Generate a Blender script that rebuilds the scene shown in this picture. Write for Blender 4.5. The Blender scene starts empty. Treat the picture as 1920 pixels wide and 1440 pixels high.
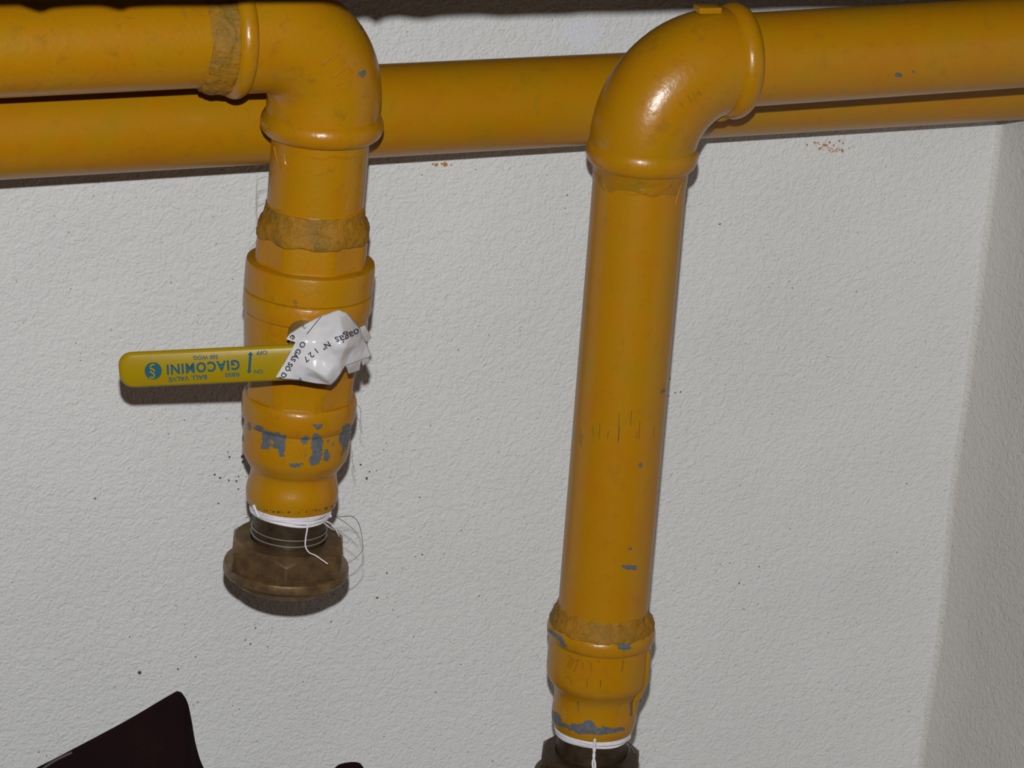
import bpy, bmesh, math, random
from mathutils import Vector, Matrix, noise
from mathutils.bvhtree import BVHTree
from mathutils.geometry import delaunay_2d_cdt

scene = bpy.context.scene
COL = scene.collection
random.seed(7)
rnd = random.Random(11)

# ------------------------------------------------------------------ camera
CAM = Vector((-.6389, -1.5316, .4437))
RIGHT = Vector((.93116356, -.35610332, .07826146))
UP = Vector((.05411254, .34724977, .93621014))
FWD = Vector((.36056382, .86752984, -.34261598))
FOC = 6680.75
cd = bpy.data.cameras.new('camera')
cam = bpy.data.objects.new('camera', cd)
COL.objects.link(cam)
cd.sensor_fit = 'HORIZONTAL'
cd.sensor_width = 36.0
cd.lens = FOC / 1920 * 36
cd.clip_start = .01
cam.matrix_world = Matrix((
    (RIGHT.x, UP.x, -FWD.x, CAM.x),
    (RIGHT.y, UP.y, -FWD.y, CAM.y),
    (RIGHT.z, UP.z, -FWD.z, CAM.z),
    (0, 0, 0, 1)))
scene.camera = cam

# ------------------------------------------------------------------ world and flash
w = bpy.data.worlds.new('world')
scene.world = w
w.use_nodes = True
bg = w.node_tree.nodes['Background']
bg.inputs['Color'].default_value = (1.0, .47, .30, 1)
bg.inputs['Strength'].default_value = .035

fl = bpy.data.lights.new('camera_flash', 'SPOT')
fl.energy = 80
fl.spot_size = math.radians(70)
fl.spot_blend = 1.0
fl.shadow_soft_size = .007
flo = bpy.data.objects.new('camera_flash', fl)
COL.objects.link(flo)
flo.matrix_world = cam.matrix_world.copy()
flo.location = CAM + UP * .0718 - RIGHT * .0017

vs = scene.view_settings
vs.view_transform = 'Standard'
vs.look = 'None'
vs.exposure = 0.0
vs.gamma = 1.0
vs.use_curve_mapping = False

# ------------------------------------------------------------------ helpers
def ray(px, py):
    v = FWD + RIGHT * ((px - 960) / FOC) - UP * ((py - 720) / FOC)
    return v.normalized()

def at_plane(px, py, p0, n):
    v = ray(px, py)
    return CAM + v * ((p0 - CAM).dot(n) / v.dot(n))

def at_y(px, py, y):
    v = ray(px, py)
    return CAM + v * ((y - CAM.y) / v.y)

def tag(o, label=None, cat=None, group=None, kind=None):
    if label: o['label'] = label
    if cat: o['category'] = cat
    if group: o['group'] = group
    if kind: o['kind'] = kind
    return o

def origin(p):
    o = Vector((0, 0, 0))
    while p is not None:
        o += p.location
        p = p.parent
    return o

def empty(name, loc, label, cat, group=None):
    o = bpy.data.objects.new(name, None)
    o.empty_display_size = .02
    COL.objects.link(o)
    o.location = loc
    return tag(o, label, cat, group)

SURF = {}
def obj(name, vf, mat, parent=None, loc=None, smooth=35, key=None):
    """one mesh object from world-space verts and faces"""
    verts, faces = vf
    off = origin(parent) if parent else Vector(loc or (0, 0, 0))
    me = bpy.data.meshes.new(name)
    me.from_pydata([tuple(Vector(v) - off) for v in verts], [], faces)
    me.update()
    if smooth:
        me.polygons.foreach_set('use_smooth', [True] * len(me.polygons))
        if smooth < 180:
            me.set_sharp_from_angle(angle=math.radians(smooth))
    me.materials.append(mat)
    o = bpy.data.objects.new(name, me)
    COL.objects.link(o)
    if parent:
        o.parent = parent
    else:
        o.location = off
    if key:
        SURF[key] = BVHTree.FromPolygons([Vector(v) for v in verts], faces)
    return o

def join(*parts):
    V, F = [], []
    for v, f in parts:
        b = len(V)
        V += list(v)
        F += [tuple(i + b for i in q) for q in f]
    return V, F

def ringmesh(rings, close_ends=True):
    """rings: list of equal-length closed loops"""
    n = len(rings[0])
    V = [p for r in rings for p in r]
    F = []
    for i in range(len(rings) - 1):
        a, b = i * n, (i + 1) * n
        for j in range(n):
            k = (j + 1) % n
            F.append((a + j, a + k, b + k, b + j))
    if close_ends:
        F.append(tuple(range(n - 1, -1, -1)))
        b = (len(rings) - 1) * n
        F.append(tuple(range(b, b + n)))
    return V, F

def lathe_v(axis, prof, n=72, rad=None, ends=True, wob=None):
    """surface of revolution round a near-vertical axis; prof [(r, z)] ; rad(theta, r, z)"""
    rings = []
    for r, z in prof:
        c = axis(z)
        loop = []
        for j in range(n):
            t = 2 * math.pi * j / n
            rr = rad(t, r, z) if rad else r
            zz = z
            if wob:
                dr, dz = wob(t, r, z)
                rr += dr
                zz += dz
            loop.append(Vector((c.x + rr * math.cos(t), c.y + rr * math.sin(t), zz)))
        rings.append(loop)
    return ringmesh(rings, ends)

def lathe_h(axis, prof, n=72, ends=True, wob=None):
    """round a near-horizontal axis along X; prof [(r, x)]"""
    rings = []
    for r, x in prof:
        c = axis(x)
        loop = []
        for j in range(n):
            t = 2 * math.pi * j / n
            rr, xx = r, x
            if wob:
                dr, dx = wob(t, r, x)
                rr += dr
                xx += dx
            loop.append(Vector((xx, c.y + rr * math.cos(t), c.z + rr * math.sin(t))))
        rings.append(loop)
    return ringmesh(rings, ends)

def smooth_prof(keys, step=.0008):
    """Catmull-Rom through (r, z) keys"""
    out = []
    n = len(keys)
    for i in range(n - 1):
        p0, p1, p2, p3 = keys[max(i - 1, 0)], keys[i], keys[i + 1], keys[min(i + 2, n - 1)]
        m = max(2, int(math.dist(p1, p2) / step))
        for k in range(m):
            t = k / m
            out.append(tuple(.5 * (2 * b + (c - a) * t + (2 * a - 5 * b + 4 * c - d) * t * t + (3 * b - a - 3 * c + d) * t ** 3)
                             for a, b, c, d in zip(p0, p1, p2, p3)))
    out.append(keys[-1])
    return out

def bead(r0, z0, z1, bulge, k=9):
    """rounded rim between z0 and z1 standing `bulge` proud of r0"""
    return [(r0 + bulge * math.sin(math.pi * i / k) ** .6 if 0 < i < k else r0, z0 + (z1 - z0) * i / k) for i in range(k + 1)]

def tube(pts, r, n=6, taper=1.0):
    pts = [Vector(p) for p in pts]
    rings = []
    side = None
    for i, p in enumerate(pts):
        d = (pts[min(i + 1, len(pts) - 1)] - pts[max(i - 1, 0)]).normalized()
        if side is None:
            side = d.orthogonal().normalized()
        side = (side - d * side.dot(d)).normalized()
        b = d.cross(side)
        rr = r * (1 + (taper - 1) * i / (len(pts) - 1))
        rings.append([p + (side * math.cos(2 * math.pi * j / n) + b * math.sin(2 * math.pi * j / n)) * rr for j in range(n)])
    return ringmesh(rings)

def curve(pts, k=6):
    pts = [Vector(p) for p in pts]
    out = []
    n = len(pts)
    for i in range(n - 1):
        p0, p1, p2, p3 = pts[max(i - 1, 0)], pts[i], pts[i + 1], pts[min(i + 2, n - 1)]
        for j in range(k):
            t = j / k
            out.append(.5 * (2 * p1 + (p2 - p0) * t + (2 * p0 - 5 * p1 + 4 * p2 - p3) * t * t + (3 * p1 - p0 - 3 * p2 + p3) * t ** 3))
    out.append(pts[-1])
    return out

def box(c, sx, sy, sz, ax=None, bev=0, seg=3):
    bm = bmesh.new()
    bmesh.ops.create_cube(bm, size=1)
    bmesh.ops.scale(bm, vec=(sx, sy, sz), verts=bm.verts)
    if bev:
        bmesh.ops.bevel(bm, geom=bm.edges[:], offset=bev, segments=seg, affect='EDGES', profile=.5)
    V = []
    for v in bm.verts:
        p = v.co
        V.append(Vector(c) + (ax[0] * p.x + ax[1] * p.y + ax[2] * p.z if ax else p))
    bm.verts.index_update()
    F = [tuple(v.index for v in f.verts) for f in bm.faces]
    bm.free()
    return V, F

def inside(poly, x, y):
    c = False
    j = len(poly) - 1
    for i in range(len(poly)):
        xi, yi = poly[i]
        xj, yj = poly[j]
        if (yi > y) != (yj > y) and x < (xj - xi) * (y - yi) / (yj - yi) + xi:
            c = not c
        j = i
    return c

def hit(key, px, py, lift):
    loc, nor, idx, d = SURF[key].ray_cast(CAM, ray(px, py))
    if loc is None:
        return None
    if nor.dot(FWD) > 0:
        nor = -nor
    return loc + nor * lift

def crop(poly, x0, y0, s):
    return [(x0 + x / s, y0 + y / s) for x, y in poly]

def flake(key, polys, holes=(), step=1.0, rag=1.2, lift=.00012):
    """ragged flake lying on a surface: small cells inside the outline, cast onto the surface"""
    xs = [x for p in polys for x, y in p]
    ys = [y for p in polys for x, y in p]
    x0, x1, y0, y1 = min(xs) - 2, max(xs) + 2, min(ys) - 2, max(ys) + 2
    V, F, idx = [], [], {}
    def vert(i, j):
        if (i, j) not in idx:
            p = hit(key, x0 + i * step, y0 + j * step, lift)
            if p is None:
                idx[(i, j)] = None
            else:
                idx[(i, j)] = len(V)
                V.append(p)
        return idx[(i, j)]
    for i in range(int((x1 - x0) / step) + 1):
        for j in range(int((y1 - y0) / step) + 1):
            x, y = x0 + (i + .5) * step, y0 + (j + .5) * step
            nv = noise.noise_vector(Vector((x * .23, y * .23, 3.1)))
            xx, yy = x + nv.x * rag * 2, y + nv.y * rag * 2
            if any(inside(p, xx, yy) for p in polys) and not any(inside(h, xx, yy) for h in holes):
                q = [vert(i, j), vert(i, j + 1), vert(i + 1, j + 1), vert(i + 1, j)]
                if None not in q:
                    F.append(tuple(q))
    return V, F

def text_geo(body, bold=0.0, track=1.0):
    cu = bpy.data.curves.new('lettering', 'FONT')
    cu.body = body
    cu.size = 1
    cu.offset = bold
    cu.space_character = track
    cu.resolution_u = 3
    to = bpy.data.objects.new('lettering_tmp', cu)
    COL.objects.link(to)
    dg = bpy.context.evaluated_depsgraph_get()
    me = bpy.data.meshes.new_from_object(to.evaluated_get(dg))
    V = [v.co.copy() for v in me.vertices]
    F = [tuple(p.vertices) for p in me.polygons]
    bpy.data.objects.remove(to)
    bpy.data.curves.remove(cu)
    bpy.data.meshes.remove(me)
    return V, F

def text_on(key, body, cx, cy, ang, wid, hei, bold=0.0, lift=.00018, bend=0.0, sub=0, track=1.0):
    """flat lettering lying on a surface, centred where the line of sight through (cx, cy) meets it"""
    V, F = text_geo(body, bold, track)
    if sub:
        bm = bmesh.new()
        vs_ = [bm.verts.new(v) for v in V]
        for f in F:
            try: bm.faces.new([vs_[i] for i in f])
            except ValueError: pass
        bmesh.ops.triangulate(bm, faces=bm.faces[:])
        for _ in range(3):
            ed = [e for e in bm.edges if e.calc_length() > .16]
            if ed: bmesh.ops.subdivide_edges(bm, edges=ed, cuts=1)
            bmesh.ops.triangulate(bm, faces=bm.faces[:])
        bm.verts.index_update()
        V = [v.co.copy() for v in bm.verts]
        F = [tuple(v.index for v in f.verts) for f in bm.faces]
        bm.free()
    xs = [v.x for v in V]
    ys = [v.y for v in V]
    mx, my = (min(xs) + max(xs)) / 2, (min(ys) + max(ys)) / 2
    sx, sy = wid / (max(xs) - min(xs)), hei / (max(ys) - min(ys))
    c, s = math.cos(math.radians(ang)), math.sin(math.radians(ang))
    P = []
    for v in V:
        x, y = (v.x - mx) * sx, (v.y - my) * sy
        y += bend * (x / (wid / 2)) ** 2
        X, Y = x * c - y * s, x * s + y * c
        p = hit(key, cx + X, cy - Y, lift)
        P.append(p)
    good = [f for f in F if all(P[i] is not None for i in f)]
    P = [p if p is not None else Vector((0, 0, 0)) for p in P]
    used = sorted({i for f in good for i in f})
    m = {o: n for n, o in enumerate(used)}
    return [P[i] for i in used], [tuple(m[i] for i in f) for f in good]

# ------------------------------------------------------------------ materials
def nodes(name):
    m = bpy.data.materials.new(name)
    m.use_nodes = True
    nt = m.node_tree
    return m, nt, nt.nodes['Principled BSDF']

def N(nt, t, **kw):
    n = nt.nodes.new(t)
    for k, v in kw.items():
        if k in n.inputs: n.inputs[k].default_value = v
        else: setattr(n, k, v)
    return n

def noise_tex(nt, scale, detail=3, rough=.5, coord=None, dist=0):
    t = N(nt, 'ShaderNodeTexNoise')
    t.inputs['Scale'].default_value = scale
    t.inputs['Detail'].default_value = detail
    t.inputs['Roughness'].default_value = rough
    t.inputs['Distortion'].default_value = dist
    nt.links.new(coord, t.inputs['Vector'])
    return t.outputs['Fac']

def ramp(nt, src, stops):
    r = N(nt, 'ShaderNodeValToRGB')
    e = r.color_ramp.elements
    e[0].position, e[0].color = stops[0][0], (*stops[0][1], 1)
    e[1].position, e[1].color = stops[-1][0], (*stops[-1][1], 1)
    for p, c in stops[1:-1]:
        q = e.new(p)
        q.color = (*c, 1)
    nt.links.new(src, r.inputs['Fac'])
    return r.outputs['Color']

def mix(nt, fac, a, b):
    m = N(nt, 'ShaderNodeMix', data_type='RGBA')
    for s, v in ((0, fac), (6, a), (7, b)):
        if hasattr(v, 'links') or hasattr(v, 'is_linked'):
            nt.links.new(v, m.inputs[s])
        else:
            m.inputs[s].default_value = v if s == 0 else (*v, 1)
    return m.outputs[2]

def bump(nt, h, dist, strength, normal=None):
    b = N(nt, 'ShaderNodeBump')
    b.inputs['Distance'].default_value = dist
    b.inputs['Strength'].default_value = strength
    nt.links.new(h, b.inputs['Height'])
    if normal: nt.links.new(normal, b.inputs['Normal'])
    return b.outputs['Normal']

def paint(name, base=(.402, .179, .0012), green=(.362, .184, .002), orange=(.405, .162, .0012), dirt=(.17, .09, .010),
          dirty=.5, rough=.29, fine=.00014, coarse=.0002, dirt_scale=150, spec=.42):
    m, nt, b = nodes(name)
    co = N(nt, 'ShaderNodeTexCoord').outputs['Object']
    n1 = noise_tex(nt, 45, 3, .55, co)
    c = ramp(nt, n1, [(.3, green), (.5, base), (.72, orange)])
    n2 = noise_tex(nt, dirt_scale, 5, .65, co, .4)
    f = ramp(nt, n2, [(.56, (0, 0, 0)), (.78, (dirty,) * 3)])
    c = mix(nt, f, c, dirt)
    n3 = noise_tex(nt, 1100, 2, .5, co)
    f3 = ramp(nt, n3, [(.69, (0, 0, 0)), (.76, (.45,) * 3)])
    c = mix(nt, f3, c, (.10, .06, .012))
    nt.links.new(c, b.inputs['Base Color'])
    b.inputs['Roughness'].default_value = rough
    b.inputs['Specular IOR Level'].default_value = spec
    nn = bump(nt, noise_tex(nt, 420, 3, .5, co), fine, 1.0)
    nn = bump(nt, noise_tex(nt, 90, 2, .5, co), coarse, 1.0, nn)
    nt.links.new(nn, b.inputs['Normal'])
    return m

M = {}
M['paint'] = paint('yellow_gas_paint')
M['paint_main'] = paint('yellow_gas_paint_satin', rough=.33, dirty=.3, coarse=.0001, fine=.00004)
M['sealant'] = paint('painted_sealing_paste', base=(.30, .14, .006), green=(.19, .115, .014), orange=(.33, .15, .006),
                     dirt=(.07, .055, .02), dirty=.8, rough=.6, fine=.0009, coarse=.0004, dirt_scale=480, spec=.25)
M['film'] = paint('dirty_paint_film', base=(.33, .15, .003), green=(.24, .14, .006), orange=(.34, .14, .003), dirt=(.10, .07, .012), dirty=.75, rough=.3, fine=.0003, coarse=.0006, dirt_scale=230)

def wall_mat(name, base, seed):
    m, nt, b = nodes(name)
    co0 = N(nt, 'ShaderNodeTexCoord').outputs['Object']
    mp = N(nt, 'ShaderNodeMapping')
    mp.inputs['Location'].default_value = (seed, seed * 2, seed)
    nt.links.new(co0, mp.inputs['Vector'])
    co = mp.outputs['Vector']
    n1 = noise_tex(nt, 9, 4, .6, co)
    c = ramp(nt, n1, [(.3, tuple(x * .97 for x in base)), (.7, tuple(min(1, x * 1.03) for x in base))])
    n2 = noise_tex(nt, 260, 4, .6, co)
    f = ramp(nt, n2, [(.2, (.25,) * 3), (.38, (0, 0, 0))])
    c = mix(nt, f, c, (.34, .33, .30))
    n5 = noise_tex(nt, 520, 2, .5, co)
    f5 = ramp(nt, n5, [(.68, (0, 0, 0)), (.75, (.6,) * 3)])
    c = mix(nt, f5, c, (.18, .17, .15))
    nt.links.new(c, b.inputs['Base Color'])
    b.inputs['Roughness'].default_value = .62
    b.inputs['Specular IOR Level'].default_value = .35
    vo = N(nt, 'ShaderNodeTexVoronoi', feature='F1')
    vo.inputs['Scale'].default_value = 500
    wv = N(nt, 'ShaderNodeVectorMath', operation='ADD')
    wn = N(nt, 'ShaderNodeTexNoise')
    wn.inputs['Scale'].default_value = 180
    wn.inputs['Detail'].default_value = 0
    nt.links.new(co, wn.inputs['Vector'])
    ws = N(nt, 'ShaderNodeVectorMath', operation='SCALE')
    ws.inputs['Scale'].default_value = .006
    nt.links.new(wn.outputs['Color'], ws.inputs[0])
    nt.links.new(co, wv.inputs[0])
    nt.links.new(ws.outputs[0], wv.inputs[1])
    nt.links.new(wv.outputs[0], vo.inputs['Vector'])
    inv = N(nt, 'ShaderNodeMath', operation='MULTIPLY')
    inv.inputs[1].default_value = -1.0
    nt.links.new(vo.outputs['Distance'], inv.inputs[0])
    nn = bump(nt, inv.outputs[0], .0007, .5)
    nn = bump(nt, noise_tex(nt, 700, 2, .6, co), .0006, .6, nn)
    nn = bump(nt, noise_tex(nt, 230, 2, .5, co), .0011, .55, nn)
    nn = bump(nt, noise_tex(nt, 14, 1, .5, co), .004, .5, nn)
    nt.links.new(nn, b.inputs['Normal'])
    return m
M['wall'] = wall_mat('white_stippled_plaster', (.652, .660, .654), 0)
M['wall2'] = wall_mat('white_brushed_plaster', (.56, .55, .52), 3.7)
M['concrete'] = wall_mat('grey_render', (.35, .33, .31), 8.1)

def simple(name, col, rough=.5, metal=0, spec=.5, var=None, vscale=80, bumpd=0, bscale=300, sheen=0):
    m, nt, b = nodes(name)
    co = N(nt, 'ShaderNodeTexCoord').outputs['Object']
    if var:
        c = ramp(nt, noise_tex(nt, vscale, 4, .6, co), [(.35, col), (.68, var)])
        nt.links.new(c, b.inputs['Base Color'])
    else:
        b.inputs['Base Color'].default_value = (*col, 1)
    b.inputs['Roughness'].default_value = rough
    b.inputs['Metallic'].default_value = metal
    b.inputs['Specular IOR Level'].default_value = spec
    if sheen:
        b.inputs['Sheen Weight'].default_value = sheen
        b.inputs['Sheen Roughness'].default_value = .5
        b.inputs['Sheen Tint'].default_value = (.35, .2, .25, 1)
    if bumpd:
        nt.links.new(bump(nt, noise_tex(nt, bscale, 3, .5, co), bumpd, 1.0), b.inputs['Normal'])
    return m
M['lever'] = simple('olive_yellow_vinyl', (.335, .222, .002), .3, var=(.31, .218, .003), vscale=60, bumpd=.00004)
M['ink'] = simple('blue_ink', (.010, .085, .125), .45)
M['black_ink'] = simple('black_ink', (.02, .02, .035), .5)
M['paper'] = simple('glossy_white_label', (.63, .62, .64), .22, spec=.6, var=(.60, .59, .60), vscale=60)
M['primer'] = simple('blue_grey_primer', (.075, .085, .10), .45, var=(.13, .14, .155), vscale=500, bumpd=.0001)
M['brass'] = simple('dull_brown_brass', (.25, .16, .072), .38, metal=.65, var=(.125, .08, .046), vscale=170, bumpd=.00012)
M['brass_dark'] = simple('tarnished_brass', (.045, .028, .016), .45, metal=.5, var=(.075, .05, .025), vscale=260, bumpd=.00012)
M['steel'] = simple('worn_bright_thread_crest', (.42, .42, .40), .35, metal=.6)
M['gland'] = simple('grey_gland_metal', (.24, .21, .11), .45, metal=.2, var=(.30, .22, .05), vscale=200)
M['thread'] = simple('white_sealing_thread', (.70, .68, .72), .7, bumpd=.0003, bscale=900)
M['hair'] = simple('dark_hemp_fibre', (.045, .04, .04), .7)
M['hair2'] = simple('grey_hemp_fibre', (.30, .27, .25), .7)
M['fabric'] = simple('dark_brown_suede', (.0075, .0034, .0042), .9, var=(.014, .0048, .0052), vscale=25, bumpd=.0012, bscale=700, sheen=.015, spec=.08)
M['seam'] = simple('grey_seam_tape', (.07, .06, .06), .8)
M['fleck'] = simple('dark_grit', (.07, .06, .055), .8)
M['grime'] = simple('olive_grime', (.10, .065, .012), .6, var=(.04, .032, .02), vscale=600)
M['rust'] = simple('orange_paint_spatter', (.42, .17, .03), .6)
M['bug'] = simple('brown_insect_shell', (.05, .03, .02), .4)

# ------------------------------------------------------------------ setting
XC0 = at_y(1878, 235, 0)
XC1 = at_y(1734, 1400, 0)
def corner_x(z):
    return XC0.x + (XC1.x - XC0.x) * (z - XC0.z) / (XC1.z - XC0.z)
FLOOR, TOP = -.52, .36
XW = -1.0

def slab(quad_front, back):
    a = [Vector(p) for p in quad_front]
    b = [Vector(p) + Vector(back) for p in quad_front]
    return a + b, [(0, 1, 2, 3), (7, 6, 5, 4), (0, 4, 5, 1), (1, 5, 6, 2), (2, 6, 7, 3), (3, 7, 4, 0)]

wb = obj('wall_back', slab([(XW, 0, FLOOR), (corner_x(FLOOR) + .03, 0, FLOOR), (corner_x(TOP) + .03, 0, TOP), (XW, 0, TOP)], (0, .08, 0)), M['wall'], smooth=0, key='wall')
tag(wb, 'white stippled plaster wall behind the pipes', 'wall', kind='structure')
# right wall with a softly filled inside corner
V, F = [], []
prof = [(-.004, .0006), (-.0022, -.0004), (-.0008, -.0012), (0, -.0030), (.0, -.04), (.004, -.12), (.008, -.30), (.010, -.50)]
nz = 40
for i in range(nz + 1):
    z = FLOOR + (TOP - FLOOR) * i / nz
    jit = noise.noise(Vector((0, 0, z * 11))) * .0035
    for dx, y in prof:
        V.append(Vector((corner_x(z) + dx + jit, y, z)))
    V.append(Vector((corner_x(z) + .09, -.50, z)))
    V.append(Vector((corner_x(z) + .09, .0, z)))
k = len(prof) + 2
for i in range(nz):
    for j in range(k):
        a, b_ = i * k + j, i * k + (j + 1) % k
        F.append((a, a + k, b_ + k, b_))
F.append(tuple(range(k)))
F.append(tuple(range(nz * k + k - 1, nz * k - 1, -1)))
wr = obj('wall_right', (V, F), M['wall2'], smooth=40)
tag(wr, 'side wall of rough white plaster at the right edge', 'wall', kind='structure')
fo = obj('floor', slab([(XW, -.5, FLOOR), (.45, -.5, FLOOR), (.45, .08, FLOOR), (XW, .08, FLOOR)], (0, 0, -.05)), M['concrete'], smooth=0)
tag(fo, 'grey rendered floor of the recess below the pipes', 'floor', kind='structure')
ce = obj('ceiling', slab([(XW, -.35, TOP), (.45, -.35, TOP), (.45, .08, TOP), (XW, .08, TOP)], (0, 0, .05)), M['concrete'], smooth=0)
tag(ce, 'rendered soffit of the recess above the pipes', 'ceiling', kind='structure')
# lintel across the opening of the recess; its rough lower arris throws the shade along the top
edge = [(-.9, .1395), (-.352, .1402), (-.3445, .1398), (-.3378, .1375), (-.333, .1388), (-.3236, .1394), (-.316, .1393), (-.312, .1384), (-.3085, .1376),
        (-.305, .1386), (-.2947, .1389), (-.2712, .1386), (-.262, .1393), (-.243, .1392), (-.234, .1391), (-.229, .1382), (-.2245, .1366), (-.2215, .1386), (-.2175, .1389),
        (-.2143, .1372), (-.211, .1387), (-.2053, .1392), (-.197, .1382), (-.188, .1391), (-.1744, .1393), (-.166, .1386), (-.154, .1389), (-.1408, .1389),
        (-.133, .1394), (-.1152, .1393), (-.09, .1396), (-.07, .1392), (-.045, .1397), (-.013, .1390), (.0095, .1384), (.03, .1388), (.0513, .1383), (.1, .139), (.26, .139)]
pts = curve([(x, -.35, z) for x, z in edge], 5)
V, F = [], []
for p in pts:
    j = noise.noise(p * 60) * .0009
    V += [Vector((p.x, -.35, p.z)), Vector((p.x, -.352, p.z + .003 + j)), Vector((p.x, -.352, .40)), Vector((p.x, -.25, .40)), Vector((p.x, -.25, .139)), Vector((p.x, -.335, .1405))]
n6 = 6
for i in range(len(pts) - 1):
    for j in range(n6):
        a, b_ = i * n6 + j, i * n6 + (j + 1) % n6
        F.append((a, b_, b_ + n6, a + n6))
F += [tuple(range(n6 - 1, -1, -1)), tuple(range((len(pts) - 1) * n6, len(pts) * n6))]
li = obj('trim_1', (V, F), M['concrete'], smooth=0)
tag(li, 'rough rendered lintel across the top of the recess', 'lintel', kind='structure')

# grit and marks on the plaster (too many and small to count)
def dots(lst, mat, name):
    V, F = [], []
    for px, py, r in lst:
        p = at_y(px, py, -.00025)
        k = 7
        b0 = len(V)
        V.append(p + Vector((0, -.0002, 0)))
        a0 = rnd.random() * 6
        sx, sy = .7 + rnd.random() * .7, .7 + rnd.random() * .5
        for i in range(k):
            t = 2 * math.pi * i / k
            q = Vector((math.cos(t) * sx, 0, math.sin(t) * sy)) * r * (.75 + .5 * rnd.random())
            q = Matrix.Rotation(a0, 3, 'Y') @ q
            V.append(p + q)
        F += [(b0, b0 + 1 + i, b0 + 1 + (i + 1) % k) for i in range(k)]
    o = obj(name, (V, F), mat, wb, smooth=0)
    return tag(o, kind='stuff')
lst = []
def cluster(cx, cy, sx, sy, n, r0, r1):
    for _ in range(n):
        lst.append((rnd.gauss(cx, sx), rnd.gauss(cy, sy), rnd.uniform(r0, r1)))
for _ in range(240):
    lst.append((rnd.uniform(0, 1740), rnd.uniform(300, 1430), rnd.uniform(.00012, .00034)))
cluster(440, 895, 22, 22, 14, .0003, .0008)
cluster(690, 845, 20, 25, 12, .0002, .0006)
cluster(1250, 735, 14, 16, 10, .0002, .0005)
cluster(760, 1080, 60, 60, 12, .0002, .0005)
cluster(1375, 1080, 40, 40, 10, .0002, .0005)
cluster(560, 1200, 180, 60, 20, .0002, .0005)
lst += [(262, 1261, .0011), (1885 - 150, 640, .0003), (178, 935, .0005), (745, 305, .0004), (1350, 420, .0005)]
dots(lst, M['fleck'], 'grit_specks')
lst = []
for x, y, r in [(400, 405, 3), (430, 228, 3), (478, 428, 4), (548, 462, 3), (585, 495, 3), (655, 573, 3), (682, 628, 5), (748, 672, 5), (790, 710, 4), (845, 752, 4),
                (808, 782, 3), (862, 884, 3), (880, 914, 4), (931, 962, 4), (958, 1008, 6), (994, 1080, 10), (1068, 1150, 3), (490, 312, 4), (310, 358, 3), (410, 405, 3),
                (1385, 287, 4), (1378, 330, 4), (1295, 362, 4), (1235, 440, 4), (1190, 505, 4), (1140, 556, 3), (1112, 596, 4), (1072, 632, 2), (1037, 725, 5), (1018, 788, 3),
                (968, 824, 4), (943, 875, 6), (930, 850, 3), (838, 932, 4), (834, 985, 3), (770, 1032, 5), (733, 1070, 5), (695, 1110, 2), (660, 1162, 5), (638, 1192, 2), (605, 1272, 3)]:
    lst.append((1320 + x / 6, 360 + y / 6, r / 6 * .00027))
dots(lst, M['fleck'], 'pencil_cross')
lst = []
for _ in range(44):
    lst.append((rnd.gauss(1552, 18), min(290, max(263, rnd.gauss(275, 8))), rnd.uniform(.0002, .0007)))
lst += [(818, 309, .0012), (828, 307, .0008), (835, 308, .0009), (812, 308, .0005), (846, 309, .0004)]
dots(lst, M['rust'], 'paint_spatter')
sm_ = flake('wall', [[(1035, 62), (1062, 48), (1090, 40), (1130, 44), (1128, 62), (1118, 88), (1080, 92), (1068, 74)], [(1000, 70), (1018, 62), (1022, 80)]], step=1.5, rag=9, lift=.0001)
obj('paint_smear', sm_, simple('bluish_white_paint', (.66, .69, .78), .5, var=(.66, .66, .66), vscale=300, bumpd=.0006, bscale=500), wb, smooth=60)

# ------------------------------------------------------------------ pipes
R = .0212
AL = lambda z: Vector((-.1546 + z * .019, -.128, z))            # left drop
AR = lambda z: Vector((-.0008 * z, -.1237 + .0197 * z, z))      # right drop
HL = lambda x: Vector((x, -.128 + .0221 * (x + .1546), .056 + .0184 * (x + .1546)))
HR = lambda x: Vector((x, -.1237 + .0432 * x, .0362 + .0255 * x))
HB = lambda x: Vector((x, -.0526 + .0837 * x, -.0015 * x))

def frange(a, b, n):
    return [a + (b - a) * i / n for i in range(n + 1)]

bp = obj('gas_pipe', lathe_h(HB, [(R, x) for x in frange(-.95, .252, 40)], 96), M['paint_main'], loc=HB(-.35), key='back')
tag(bp, 'long straight yellow pipe running along the wall behind both drops', 'pipe')

def sweep(path, rads, n=72):
    rings = []
    for i, (p, t, b) in enumerate(path):
        s = t.cross(b)
        rings.append([p + (s * math.cos(2 * math.pi * j / n) + b * math.sin(2 * math.pi * j / n)) * rads[i] for j in range(n)])
    return ringmesh(rings)

def elbow(corner, dirh, dirv, arm_h, arm_v, rb, r_end, r_mid):
    """swept bend from the horizontal arm to the vertical arm"""
    b = dirh.cross(dirv).normalized()
    path = []
    for d in frange(arm_h, rb, 4)[:-1]:
        path.append((corner + dirh * d, -dirh, b))
    c = corner + dirh * rb + dirv * rb
    for i in range(25):
        a = math.pi / 2 * i / 24
        p = c - dirv * (rb * math.cos(a)) - dirh * (rb * math.sin(a))
        t = (-dirh * math.cos(a) + dirv * math.sin(a)).normalized()
        path.append((p, t, b))
    for d in frange(rb, arm_v, 4)[1:]:
        path.append((corner + dirv * d, dirv, b))
    m = len(path)
    rads = [r_end + (r_mid - r_end) * math.sin(math.pi * i / (m - 1)) for i in range(m)]
    return sweep(path, rads)

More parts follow.
